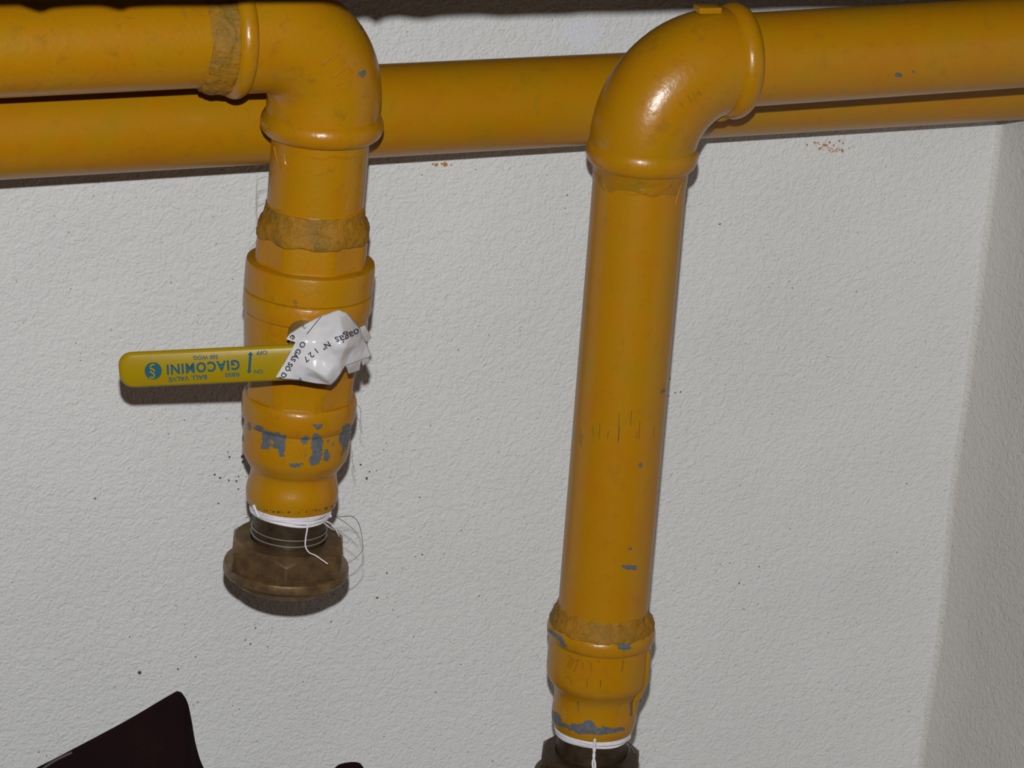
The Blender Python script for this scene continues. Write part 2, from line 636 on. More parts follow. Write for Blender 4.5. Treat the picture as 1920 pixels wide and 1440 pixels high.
def rag(seed, amp, ampz, sc=160):
    def f(t, r, z):
        p = Vector((math.cos(t) * .024, math.sin(t) * .024, z)) * sc + Vector((seed, 0, 0))
        q = Vector((math.cos(t) * .024, math.sin(t) * .024, 0)) * sc * .8 + Vector((0, seed, 0))
        return amp * noise.noise(p), ampz * noise.noise(q)
    return f

# the valve's facing, shared by its octagonal parts
NV = Vector((-math.sin(math.radians(21)), -math.cos(math.radians(21)), 0))      # valve faces this way
TV = Vector((-math.cos(math.radians(21)), math.sin(math.radians(21)), 0))       # to the left along the lever
ang8 = math.atan2(NV.y, NV.x)
def octo(k):
    def f(t, r, z):
        kk = k(z) if callable(k) else k
        d = ((t - ang8 + math.pi / 8) % (math.pi / 4)) - math.pi / 8
        ro = min(r / math.cos(d), r * 1.05)
        return r + (ro - r) * kk
    return f
# ---- left drop
gl = empty('gas_pipe', AL(-.03), 'yellow pipe from the left edge turning down at an elbow above the valve', 'pipe')
obj('horizontal_pipe', lathe_h(HL, [(R, x) for x in frange(-.9, -.170, 30)], 96), M['paint'], gl, key='lh')
obj('vertical_pipe', lathe_v(AL, [(R, z) for z in frange(.040, -.0245, 10)], 96), M['paint'], gl, key='lv')
cl = Vector((-.1546 + .056 * .019, -.128, .056))
e = obj('elbow', elbow(cl, Vector((-1, -.0221, -.0184)).normalized(), Vector((-.019, 0, -1)).normalized(), .041, .040, .0295, .0245, .0250), M['paint'], gl, key='le')
obj('rim', lathe_v(AL, [(.0205, .0205)] + bead(.0243, .0205, .0105, .0025) + [(.0205, .0105)]), M['paint'], e, key='lrim')
obj('rim', lathe_h(HL, [(.0205, -.2005)] + bead(.0243, -.2005, -.1925, .0024) + [(.0205, -.1925)]), M['paint'], e, key='lrimh')
x0 = -.2005
obj('bare_patch', flake('lrimh', [crop([(325, 632), (350, 597), (380, 600), (350, 640)], 380, 0, 3.6)], rag=.6, step=.7), M['primer'], e)
obj('sealant_collar', lathe_h(HL, smooth_prof([(.0208, x0 - .0125), (.0219, x0 - .011), (.0232, x0 - .007), (.0236, x0 - .003), (.0236, x0 + .0005), (.021, x0 + .001)], .0006), 96,
    wob=lambda t, r, x: (.0007 * noise.noise(Vector((math.cos(t) * 6, math.sin(t) * 6, x * 420))) + (.0022 * max(0, -math.sin(t) - .55) if r > .0212 else 0),
                         .0014 * noise.noise(Vector((math.cos(t) * 4.3, math.sin(t) * 4.3, 7))))), M['sealant'], gl)
obj('sealant_collar', lathe_v(AL, smooth_prof([(.0208, -.0205), (.0216, -.022), (.0222, -.0255), (.0238, -.0285), (.02435, -.0315), (.02435, -.0345), (.0234, -.0352)], .0006), 96,
    rad=octo(lambda z: min(1, max(0, (-.0275 - z) / .004))),
    wob=lambda t, r, z: (.0006 * noise.noise(Vector((math.cos(t) * 9, math.sin(t) * 9, z * 420))) * max(0, min(1, (z + .0345) / .006)), .0016 * noise.noise(Vector((math.cos(t) * 5, math.sin(t) * 5, z * 90))))), M['sealant'], gl)
obj('paint_line', lathe_v(AL, [(.0211, -.0205), (.0215, -.0208), (.0217, -.0213), (.0213, -.0219), (.021, -.0221)], 96), M['paint'], gl)
def painted_strand(key, pl, r, parent, mat='paint', name='painted_fibre'):
    pts_ = []
    for x, y in pl:
        p = hit(key, x, y, r * .5)
        if p: pts_.append(p)
    if len(pts_) > 1:
        obj(name, tube(curve(pts_, 5), r, 6), M[mat], parent)
painted_strand('lv', crop([(745, 478), (810, 455), (880, 425), (930, 390), (965, 340)], 470, 250, 6), .00035, gl)
painted_strand('lv', crop([(270, 150), (300, 290), (350, 380)], 470, 250, 6), .0004, gl)
painted_strand('lv', crop([(385, 230), (395, 340), (440, 400)], 470, 250, 6), .00035, gl)
painted_strand('lv', crop([(600, 245), (700, 270), (820, 290), (930, 260), (1100, 280), (1240, 220)], 470, 250, 6), .0005, gl)
painted_strand('lv', crop([(1110, 560), (1110, 680), (1090, 790), (1070, 850)], 470, 250, 6), .0003, gl)
# cast marks and chips on the elbow
for pl in ([(795, 440), (830, 415), (870, 375)], [(880, 520), (930, 480), (960, 460)], [(905, 575), (935, 555)], [(980, 455), (1010, 490)]):
    painted_strand('le', crop(pl, 380, 0, 3.6), .0006, e, name='casting_mark')
obj('bare_patch', flake('le', [crop([(1050, 490), (1075, 478), (1097, 466), (1102, 495), (1082, 530), (1065, 515)], 380, 0, 3.6)], rag=.5, step=.7), M['primer'], e)
obj('bare_patch', flake('le', [crop([(1060, 170), (1072, 172), (1080, 205), (1068, 200)], 380, 0, 3.6)], rag=.5, step=.7), M['primer'], e)

# ---- right drop
gr = empty('gas_pipe', AR(-.29), 'yellow pipe from the right edge turning down into a long bare drop', 'pipe')
obj('horizontal_pipe', lathe_h(HR, [(R, x) for x in frange(.020, .262, 20)], 96), M['paint_main'], gr, key='rh')
obj('vertical_pipe', lathe_v(AR, [(R, z) for z in frange(.010, -.236, 30)], 96), M['paint_main'], gr, key='rv')
cr = Vector((0, -.123, .0362))
e2 = obj('elbow', elbow(cr, Vector((1, .0432, .0255)).normalized(), Vector((0, -.0197, -1)).normalized(), .043, .041, .0370, .0236, .0250), M['paint'], gr, key='re')
obj('rim', lathe_v(AR, [(.0205, .0015)] + bead(.0232, .0015, -.0095, .0022) + [(.0205, -.0095)]), M['paint'], e2, key='rrim')
obj('rim', lathe_h(HR, [(.0205, .0365)] + bead(.0234, .0365, .0465, .0030) + [(.0205, .0465)]), M['paint'], e2)
c0 = HR(.030)
obj('lug', box(c0 + Vector((-.0045, -.001, .0250)), .0110, .008, .0030, bev=.0006), M['paint'], e2)
obj('sealant_drip', lathe_h(lambda x: HR(.037) + Vector((0, -.002, -.0262)), [(.0002, .0335), (.0012, .034), (.0016, .036), (.0014, .039), (.0003, .041)], 12,
    wob=rag(8, .0005, .0008, 400)), M['sealant'], e2)
obj('casting_mark', text_on('re', '1 1/4', 1295, 184, 33, 46, 15, .02, .0002, sub=1), paint('cast_letter_paint', base=(.30, .15, .006), green=(.24, .14, .01), orange=(.30, .14, .006)), e2, smooth=0)
obj('sealant_film', lathe_v(AR, smooth_prof([(.0211, -.006), (.0217, -.0095), (.0217, -.0125), (.0215, -.017), (.0211, -.0195)], .0006), 96,
    wob=lambda t, r, z: (.0003 * noise.noise(Vector((math.cos(t) * 4, math.sin(t) * 4, z * 400))) - .00015, .006 * noise.noise(Vector((math.cos(t) * 1.6, math.sin(t) * 1.6, 2))))), M['film'], gr)
painted_strand('rv', crop([(360, 20), (420, 130), (490, 250), (520, 350), (535, 380)], 1060, 340, 5.143), .00035, gr)
painted_strand('rv', crop([(1120, 10), (1090, 100), (1060, 210)], 1060, 340, 5.143), .00035, gr)
painted_strand('rv', crop([(560, 90), (620, 120), (700, 125), (770, 100), (850, 60)], 1060, 340, 5.143), .0005, gr)
rs = obj('reducing_socket', lathe_v(AR, [(.0205, -.2335)] + bead(.0243, -.2335, -.2415, .0014) + smooth_prof([(.0243, -.2420), (.0244, -.2500), (.0244, -.2575), (.0236, -.2615), (.0212, -.2655), (.0199, -.2690), (.0197, -.2740),
    (.0202, -.2785), (.0201, -.2830), (.0192, -.2865)], .0008) + [(.0165, -.2872)], 96), M['paint'], gr, key='rsock')
# casting rib on the right-hand side of the socket
vd = Vector((CAM.x, CAM.y, 0)) - Vector((0, -.128, 0))
va = math.atan2(vd.y, vd.x)
def radial(axis, a, r, z):
    return axis(z) + Vector((math.cos(a) * r, math.sin(a) * r, 0))
def rib(axis, a, prof, wdt, parent):
    rings = []
    for r, z in prof:
        c = radial(axis, a, r, z)
        t = Vector((-math.sin(a), math.cos(a), 0))
        o = Vector((math.cos(a), math.sin(a), 0))
        rings.append([c - t * wdt - o * .004, c - t * wdt * .6 + o * .0, c + t * wdt * .6, c + t * wdt - o * .004])
    return obj('rib', ringmesh(rings), M['paint'], parent, smooth=80)
rib(AR, va + 1.25, [(.0245, -.2425), (.0253, -.2450), (.0253, -.2580), (.0236, -.2640), (.0215, -.2690), (.0205, -.2760)], .0030, rs)
rib(AR, va - 1.9, [(.0245, -.2425), (.0253, -.2450), (.0253, -.2580), (.0236, -.2640), (.0215, -.2690), (.0205, -.2760)], .0030, rs)
obj('sealant_collar', lathe_v(AR, smooth_prof([(.0210, -.2245), (.0216, -.2262), (.0226, -.2285), (.0243, -.2315), (.0248, -.2345), (.0235, -.2355)], .0006), 96, wob=rag(5, .0008, .0010, 380)), M['sealant'], gr)
obj('bare_patch', flake('rv', [crop([(875, 955), (910, 955), (1040, 962), (1045, 1000), (1030, 1012), (960, 1012), (880, 990)], 1020, 900, 6)], rag=.6, step=.7), M['primer'], gr)
obj('bare_patch', flake('rv', [crop([(935, 768), (960, 770), (985, 748), (992, 780), (950, 792)], 1020, 900, 6)], rag=.5, step=.6), M['primer'], gr)
obj('bare_patch', flake('rv', [[(1198, 869), (1203, 867), (1205, 873), (1200, 877), (1197, 874)]], rag=.4, step=.6), M['primer'], gr)
obj('bare_patch', flake('rv', [crop([(710, 180), (735, 155), (745, 175), (720, 188)], 1020, 680, 3.27)], rag=.6, step=.7), M['primer'], gr)
for x, y0, y1 in [(1088, 805, 832), (1091, 815, 838), (1124, 792, 824), (1140, 808, 822), (1160, 775, 830), (1161, 800, 826), (1199, 790, 824), (1194, 808, 822), (1226, 800, 820), (1112, 800, 815), (1183, 770, 800)]:
    painted_strand('rv', [(x + 1, y0), (x, (y0 + y1) / 2), (x - 1, y1)], .00010, gr, 'grime', 'scratch')
obj('bare_patch', flake('rh', [crop([(1060, 488), (1085, 480), (1112, 500), (1100, 516), (1062, 512)], 1380, 0, 3.556)], rag=.5, step=.7), M['primer'], gr)
obj('bare_patch', flake('rh', [crop([(1172, 478), (1182, 466), (1192, 480), (1180, 490)], 1380, 0, 3.556)], rag=.4, step=.7), M['primer'], gr)
K7 = (960, 1080, 4)
obj('bare_patch', flake('rsock', [crop([(785, 495), (830, 490), (850, 512), (885, 505), (892, 548), (840, 556), (800, 548)], *K7)], rag=1.0, step=.8), M['primer'], rs)
obj('bare_patch', flake('rsock', [crop([(255, 385), (300, 405), (330, 430), (378, 455), (412, 532), (385, 535), (345, 480), (300, 440), (270, 415)], *K7)], rag=1.2, step=.8), M['primer'], rs)
obj('bare_patch', flake('rsock', [crop([(270, 990), (300, 1005), (360, 1045), (372, 1090), (420, 1118), (440, 1105), (520, 1110), (560, 1080), (600, 1082), (640, 1140), (690, 1130),
    (760, 1140), (840, 1130), (850, 1150), (800, 1172), (650, 1192), (500, 1182), (400, 1140), (300, 1090), (260, 1040)], *K7)], rag=1.4, step=.8), M['primer'], rs)
obj('bare_patch', flake('rsock', [crop([(885, 950), (905, 930), (905, 1040), (890, 1060)], *K7)], rag=.8, step=.8), M['primer'], rs)
for pl in ([(415, 600), (445, 605), (415, 680)], [(445, 620), (465, 625), (430, 695)], [(475, 640), (500, 630), (465, 715)], [(505, 625), (530, 650), (525, 720)], [(565, 640), (590, 650), (595, 720)],
           [(385, 760), (400, 790)], [(410, 755), (440, 770), (445, 815)], [(500, 930), (495, 980), (505, 1030)], [(650, 630), (655, 650)], [(835, 630), (825, 720)], [(560, 770), (565, 830)], [(665, 780), (665, 830)]):
    painted_strand('rsock', crop(pl, *K7), .0003, rs, 'sealant', 'casting_mark')

# ------------------------------------------------------------------ ball valve on the left drop
bv = empty('ball_valve', AL(-.1105), 'yellow painted ball valve with a lever handle on the left drop', 'valve')
obj('end_collar', lathe_v(AL, [(.019, -.0315), (.0228, -.0315), (.0236, -.0325), (.0240, -.036), (.0241, -.0475), (.020, -.0475)], 96, octo(1.0)), M['paint'], bv, smooth=22, key='vcol')
ret = [(.020, -.0465), (.0262, -.0462), (.0280, -.0470), (.0284, -.0485), (.0285, -.0592), (.0280, -.0598), (.0276, -.0600), (.0280, -.0603), (.0284, -.0610), (.0284, -.0685), (.0280, -.0693), (.0273, -.0698), (.020, -.0700)]
obj('retainer', lathe_v(AL, ret, 96), M['paint'], bv, smooth=30, key='vret')
def kz(z): return min(1, max(0, (-.082 - z) / .016))
body = [(.020, -.0690), (.0268, -.0696), (.0273, -.0703), (.0273, -.0760), (.0268, -.0820), (.0255, -.0890), (.0243, -.0950), (.0234, -.1000), (.0231, -.1040), (.0231, -.1130), (.019, -.1135)]
vb = obj('body', lathe_v(AL, body, 128, octo(kz)), M['paint'], bv, smooth=22, key='vbody')
obj('bare_patch', flake('vret', [crop([(590, 815), (620, 820), (625, 870), (600, 885), (580, 850)], 420, 380, 4.5)], rag=.8, step=.8), M['sealant'], bv)
HZ = -.0715
HUB = AL(HZ) + NV * .0635
def boss(d0, d1, r0, r1, n=32, hexa=False):
    rings = []
    for i in range(2):
        d, r = (d0, r0) if i == 0 else (d1, r1)
        c = AL(HZ) + NV * d
        rings.append([c + (TV * math.cos(2 * math.pi * j / n) + Vector((0, 0, 1)) * math.sin(2 * math.pi * j / n)) * r for j in range(n)])
    return ringmesh(rings)
obj('stem_boss', boss(.015, .043, .0068, .0064), M['gland'], bv)
obj('gland_nut', boss(.042, .0500, .0060, .0060, 6), M['gland'], bv)
obj('stem', boss(.047, .0625, .0052, .0052), M['gland'], bv)
# lever
ca, sa = math.cos(math.radians(7.4)), math.sin(math.radians(7.4))
LT = TV * ca - Vector((0, 0, 1)) * sa           # along the lever, away from the stem
LU = TV * sa + Vector((0, 0, 1)) * ca           # across the lever
def lever_mesh():
    hw, th = .0080, .0036
    out = []
    def outline(inset):
        L0, L1 = -.013 + inset, .0762 - inset
        hh = hw - inset
        rr = .0060 - inset * .6
        pts_ = []
        for cx, cy, a0 in ((L1 - rr, hh - rr, 0), (L0 + rr, hh - rr, 90), (L0 + rr, -hh + rr, 180), (L1 - rr, -hh + rr, 270)):
            for i in range(9):
                a = math.radians(a0 + 90 * i / 8)
                pts_.append((cx + rr * math.cos(a), cy + rr * math.sin(a)))
        return pts_
    lv = [(-th / 2, .0016), (-th / 2 + .0006, .0006), (-th / 2 + .0014, .0001), (0, 0), (th / 2 - .0014, .0001), (th / 2 - .0006, .0006), (th / 2, .0016)]
    for d, ins in lv:
        out.append([HUB + NV * d + LT * x + LU * y for x, y in outline(ins)])
    return ringmesh(out)
lev = obj('lever_handle', lever_mesh(), M['lever'], bv, smooth=60, key='lever')
obj('hub_nut', join(tuple(ringmesh([[HUB + NV * d + (LT * math.cos(math.pi / 3 * j) + LU * math.sin(math.pi / 3 * j)) * .0062 for j in range(6)] for d in (.0015, .0034)]))), M['gland'], bv, smooth=0)
tag(lev, 'olive yellow lever with blue print')
K4 = (220, 620, 5.647)
def lever_text(body_, x, y, wd, ht, bold=0.0, rot=184, track=1.0):
    cx, cy = 220 + x / 5.647, 620 + y / 5.647
    obj('lettering', text_on('lever', body_, cx, cy, rot, wd / 5.647, ht / 5.647, bold, track=track), M['ink'], lev, smooth=0)
lever_text('GIACOMINI', 910, 386, 775, 112, .036, 184, 1.15)
lever_text('500 WOG', 935, 282, 262, 46, .02, 183)
lever_text('BALL VALVE', 745, 503, 410, 50, .022, 184)
lever_text('R850', 1215, 466, 150, 48, .022, 183)
lever_text('OFF', 1530, 232, 118, 44, .022, 183)
lever_text('ON', 1497, 432, 92, 44, .022, 183)
cxl, cyl_ = 220 + 380 / 5.647, 620 + 425 / 5.647
circ = [(cxl + 16.2 * math.cos(2 * math.pi * i / 40), cyl_ + 16.2 * math.sin(2 * math.pi * i / 40)) for i in range(40)]
def poly_on(key, poly, lift=.00016):
    P = [hit(key, x, y, lift) for x, y in poly]
    return P, [tuple(range(len(P)))]
lg = obj('emblem', poly_on('lever', circ[::-1], .00012), M['ink'], lev, smooth=0)
# the two hooked strokes inside the emblem
def stroke(pl, wd):
    L, Rr = [], []
    for i, (x, y) in enumerate(pl):
        x0_, y0_ = pl[max(i - 1, 0)]
        x1_, y1_ = pl[min(i + 1, len(pl) - 1)]
        dx, dy = x1_ - x0_, y1_ - y0_
        l = math.hypot(dx, dy)
        L.append((x - dy / l * wd / 2, y + dx / l * wd / 2))
        Rr.append((x + dy / l * wd / 2, y - dx / l * wd / 2))
    V_, F_ = [], []
    for a, b_ in zip(L, Rr):
        V_ += [hit('lever', *a, .00022), hit('lever', *b_, .00022)]
    for i in range(len(L) - 1):
        F_.append((2 * i, 2 * i + 1, 2 * i + 3, 2 * i + 2))
    return V_, F_
obj('emblem_stroke', stroke(crop([(395, 360), (370, 355), (350, 375), (352, 400), (385, 410), (395, 430)], *K4), 3.0), M['lever'], lg, smooth=0)
obj('emblem_stroke', stroke(crop([(345, 430), (372, 445), (392, 460), (388, 490), (360, 500), (345, 485)], *K4), 3.0), M['lever'], lg, smooth=0)
obj('arrow_mark', join(stroke(crop([(1410, 255), (1403, 340), (1396, 425)], *K4), 5.0)), M['ink'], lev, smooth=0)
for tri in ([(1411, 220), (1378, 256), (1440, 260)], [(1394, 454), (1366, 424), (1428, 420)]):
    obj('arrow_mark', poly_on('lever', crop(tri, *K4)), M['ink'], lev, smooth=0)

# ------------------------------------------------------------------ reducing socket under the valve
pr = empty('pipe_reducer', AL(-.1615), 'chipped yellow reducing socket under the ball valve', 'pipe fitting')
pb = obj('body', lathe_v(AL, [(.019, -.1092), (.0244, -.1092), (.0250, -.1098), (.0255, -.1115), (.0256, -.1150), (.0255, -.1180), (.0248, -.1203)] + smooth_prof([(.0236, -.1220), (.0239, -.1260), (.0240, -.1330), (.0234, -.1372), (.0212, -.1415), (.0194, -.1445), (.0195, -.1485),
    (.0205, -.1530), (.0207, -.1565), (.0201, -.1605)], .0008) + [(.0165, -.1615)], 96), M['paint'], pr, key='lsock')
K3 = (400, 560, 4.5)
star = crop([(480, 1215), (488, 1185), (500, 1200), (512, 1215), (495, 1235)], *K3)
for polys, holes in (
    ([[(345, 1080), (370, 1066), (405, 1072), (440, 1112), (500, 1125), (560, 1130), (560, 1150), (612, 1145), (600, 1342), (560, 1335), (540, 1265), (480, 1250), (468, 1285), (455, 1268), (405, 1265), (415, 1130), (350, 1105)]], [star]),
    ([[(730, 1190), (780, 1150), (812, 1170), (800, 1200), (762, 1240)], [(845, 1130), (900, 1148), (925, 1200), (915, 1330), (900, 1385), (830, 1412), (800, 1372), (835, 1290), (820, 1225)],
      [(940, 1275), (958, 1262), (985, 1335), (965, 1378), (920, 1360)], [(950, 1195), (985, 1182), (970, 1220)]], []),
    ([[(638, 1392), (700, 1388), (768, 1384), (740, 1410), (690, 1425), (650, 1415)]], []),
    ([[(1085, 1075), (1155, 1050), (1155, 1180), (1115, 1280), (1080, 1330), (1090, 1250), (1058, 1200), (1062, 1150), (1095, 1120)]], []),
    ([[(828, 1060), (920, 1054), (915, 1088), (875, 1108), (845, 1082)]], []),
    ([[(285, 1045), (305, 1040), (315, 1110), (295, 1105)]], []),
    ([[(1005, 1215), (1014, 1215), (1012, 1250), (1003, 1245)]], []),
    ([[(770, 1270), (780, 1280), (776, 1340), (768, 1330)]], []),
    ([[(240, 1150), (250, 1150), (252, 1200), (242, 1210)]], [])):
    g = flake('lsock', [crop(p, *K3) for p in polys], holes, step=.75, rag=1.1)
    if g[1]: obj('bare_patch', g, M['primer'], pb)
K5 = (400, 850, 4.363)
# dark grime in short vertical streaks along the lower lip
V, F = [], []
for ix in range(0, 330):
    x = 262 + ix * 2.3
    if abs(x - 640) > 380: continue
    yb = 492 - 104 * (1 - (1 - ((x - 640) / 385) ** 2) ** .5)
    top_ = 14 + 16 * noise.noise(Vector((x * .013, 5, 0))) + 26 * max(0, noise.noise(Vector((x * .11, 1, 0))))
    for iy in range(26):
        y = yb - iy * 3
        if iy * 3 > top_ or noise.noise(Vector((x * .09, y * .03, 9))) < .12: continue
        q = [hit('lsock', 400 + a / 4.363, 850 + c / 4.363, .0001) for a, c in ((x, y), (x + 2.3, y), (x + 2.3, y - 3), (x, y - 3))]
        if None in q: continue
        V += q
        F.append(tuple(range(len(V) - 4, len(V))))
obj('grime_band', (V, F), M['grime'], pb, smooth=0)

# ------------------------------------------------------------------ brass nuts with sealing thread
def brass(axis, zt, label, group, dark, tl, big=1.0):
    """zt: top of the nut's cone; the threaded spigot runs up from it"""
    g = empty('union_nut', axis(zt - .031), label, 'pipe fitting', group)
    vang = math.atan2(CAM.y - axis(zt).y, CAM.x - axis(zt).x)
    def hexr(cone):
        def f(t, r, z):
            if r > .9: # hexagon cut by the cone
                d = ((t - vang + math.pi / 3 * 20) % (math.pi / 3)) - math.pi / 6
                return min(.0246 * big / math.cos(d), cone(z))
            return r
        return f
    cone = lambda z: .0236 * big + max(0, (zt - z)) * 1.25
    prof_ = [(.0150, zt - .004), (.0172, zt)] + [(1, z) for z in frange(zt - .0001, zt - .0122, 44)] + [(.018, zt - .0124)]
    obj('hexagon', lathe_v(axis, prof_, 144, hexr(cone)), dark, g, smooth=25)
    fz = zt - .0119
    fl_ = [(.018, fz), (.0268, fz), (.0280, fz - .0006), (.0284, fz - .0020), (.0284, fz - .0044), (.0279, fz - .0052), (.0262, fz - .0062), (.0250, fz - .0064), (.018, fz - .0066)]
    obj('flange', lathe_v(axis, [(r * big, z) for r, z in fl_], 96), dark, g, smooth=30)
    obj('seat_ring', lathe_v(axis, [(.015, fz - .006), (.0222, fz - .006), (.0228, fz - .0075), (.0226, fz - .0095), (.0215, fz - .0102), (.0150, fz - .0102), (.0145, fz - .006)], 72), M['brass'], g, smooth=30)
    sp = obj('spigot', lathe_v(axis, [(.013, zt + tl)] + [(.0164 + .00035 * (i % 2), zt + tl - (tl + .004) * i / 24) for i in range(25)] + [(.013, zt - .004)], 72), M['brass_dark'], g, smooth=60)
    return g, sp
un, sp = brass(AL, -.1781, 'brass hexagon nut with a round flange hanging open below the valve', None, M['brass'], .0186)
def helix(axis, r, z0, z1, turns, tr, n=60, a0=0, wobz=0):
    pts_ = []
    m = int(n * turns)
    for i in range(m + 1):
        t = a0 + 2 * math.pi * i / n
        rr = r + .00025 * noise.noise(Vector((t * 1.7, z0 * 900, 0)))
        z = z0 + (z1 - z0) * i / m + wobz * noise.noise(Vector((t * .8, z0 * 500, 4)))
        pts_.append(axis(z) + Vector((math.cos(t) * rr, math.sin(t) * rr, 0)))
    return tube(pts_, tr, 5)
obj('thread_crest', join(helix(AL, .0169, -.1728, -.1736, 1.0, .00024, a0=2), helix(AL, .0169, -.1758, -.1766, 1.0, .00028, a0=2)), M['steel'], sp)
tw = obj('sealing_thread', join(helix(AL, .0174, -.1608, -.1660, 6, .00065, wobz=.0011), helix(AL, .0180, -.1618, -.1648, 3, .0005, a0=1.2, wobz=.0018), helix(AL, .0183, -.1625, -.1640, 1.4, .0004, a0=3.2, wobz=.0022)), M['thread'], un, smooth=80)
def fibre(pl, K, ys, r, mat, parent, name='loose_fibre', taper=.6):
    pts_ = []
    m = len(pl)
    for i, (x, y) in enumerate(crop(pl, *K)):
        yy = ys[0] + (ys[1] - ys[0]) * i / (m - 1)
        pts_.append(at_y(x, y, yy))
    return obj(name, tube(curve(pts_, 6), r, 5, taper), M[mat], parent, smooth=80)
fibre([(780, 530), (768, 620), (755, 700), (755, 765), (785, 812), (840, 838), (935, 905)], K5, (-.1445, -.163), .00042, 'thread', un, 'thread_end', .7)
fibre([(868, 520), (910, 550), (960, 575), (1000, 622), (1030, 680)], K5, (-.140, -.138), .00055, 'thread', un, 'thread_end', .3)
fibre([(880, 545), (940, 600), (990, 630)], K5, (-.140, -.139), .00035, 'thread', un, 'thread_end', .3)
fibre([(920, 480), (950, 500), (960, 520)], K5, (-.138, -.138), .0009, 'thread', un, 'thread_end', .7)
fibre([(330, 420), (350, 470), (370, 520)], K5, (-.134, -.136), .0010, 'thread', un, 'thread_end', .6)
for pl, mt in (([(950, 500), (1040, 518), (1130, 515), (1185, 565), (1210, 650), (1222, 740), (1220, 795), (1160, 860), (1090, 900)], 'hair'),
               ([(950, 495), (1020, 530), (1085, 570), (1135, 612), (1185, 660)], 'hair'),
               ([(920, 580), (1000, 620), (1060, 655), (1130, 705), (1180, 755)], 'hair2'),
               ([(990, 610), (1050, 612), (1110, 610)], 'hair2'),
               ([(1098, 1005), (1140, 985), (1180, 952), (1215, 900), (1225, 830)], 'hair2'),
               ([(265, 525), (290, 522), (320, 510)], 'hair')):
    fibre(pl, K5, (-.134, -.134), .00017, mt, un)

un2, sp2 = brass(AR, -.3005, 'dark brass nut with white thread at the lower end of the right drop', None, M['brass_dark'], .0140, .94)
tw2 = obj('sealing_thread', join(helix(AR, .0174, -.2862, -.2908, 6, .00065, wobz=.0010), helix(AR, .0180, -.2870, -.2896, 3, .0005, a0=1.2, wobz=.0017), helix(AR, .0183, -.2876, -.2890, 1.4, .0004, a0=3.2, wobz=.0022)), M['thread'], un2, smooth=80)
fibre([(618, 1225), (622, 1262), (612, 1300), (618, 1350), (604, 1400), (612, 1470)], K7, (-.150, -.162), .0006, 'thread', un2, 'thread_end', .9)
fibre([(625, 1225), (615, 1262), (622, 1300), (610, 1350), (622, 1400), (626, 1470)], K7, (-.150, -.162), .0006, 'thread', un2, 'thread_end', .9)
fibre([(820, 1235), (870, 1270), (885, 1320)], K7, (-.139, -.139), .00018, 'hair2', un2)
fibre([(850, 1240), (900, 1290), (930, 1330), (990, 1370)], K7, (-.136, -.136), .00015, 'hair2', un2)
# hemp hairs caught along the left drop
for pl in ([(75, 520), (66, 640), (60, 760), (70, 870), (80, 990)], [(76, 520), (130, 502), (195, 487)], [(74, 655), (130, 640), (190, 627)], [(78, 1035), (40, 1090), (0, 1140), (-20, 1160)]):
    fibre(pl, (470, 250, 6), (-.128, -.127), .00015, 'hair2', gl)
for pl in ([(1210, 890), (1240, 930), (1245, 1000), (1235, 1080), (1265, 1140)], [(1175, 1290), (1172, 1360), (1190, 1430), (1195, 1470)], [(1170, 640), (1180, 720), (1165, 810)]):
    fibre(pl, K3, (-.128, -.126), .00016, 'hair2', pr)

# ------------------------------------------------------------------ crumpled paper label round the lever hub
pt = empty('paper_label', HUB - Vector((0, 0, .016)), 'crumpled white paper label wrapped round the root of the lever', 'label')
K8 = (500, 560, 8)
outl = [(130, 1185, .5), (250, 990, 1), (340, 830, 1), (430, 655, 1.5), (290, 600, .3), (350, 520, -1), (500, 420, -3), (640, 340, -4), (840, 250, -5), (1000, 190, -6), (1090, 170, -7),
        (1190, 210, -8), (1290, 300, -11), (1400, 430, -14), (1440, 560, -13), (1500, 680, -13), (1560, 850, -15), (1540, 880, -15), (1330, 950, -9), (1180, 1010, -4), (1110, 1130, -2),
        (1040, 1230, -2), (960, 1300, -2), (640, 1260, -.5), (480, 1230, .3), (250, 1200, .5)]
inner = [(550, 610, 3), (740, 650, 2.6), (930, 620, 4), (1000, 420, 0), (820, 430, -.5), (650, 500, -.4), (1110, 690, 5.5), (1180, 750, 4.5), (1240, 600, 2), (1150, 560, 4), (570, 1010, 3.2),
         (700, 1080, 5), (880, 1190, 4.4), (840, 920, 2.2), (820, 1220, -.6), (620, 1150, 1), (740, 920, 2.6), (1000, 1000, 3), (1100, 950, 1.5), (1250, 820, -5), (1420, 560, -9), (1400, 700, -7),
         (1430, 880, -11), (460, 850, 2.2), (560, 800, 3.2), (1100, 300, -3), (930, 800, 3.4)]
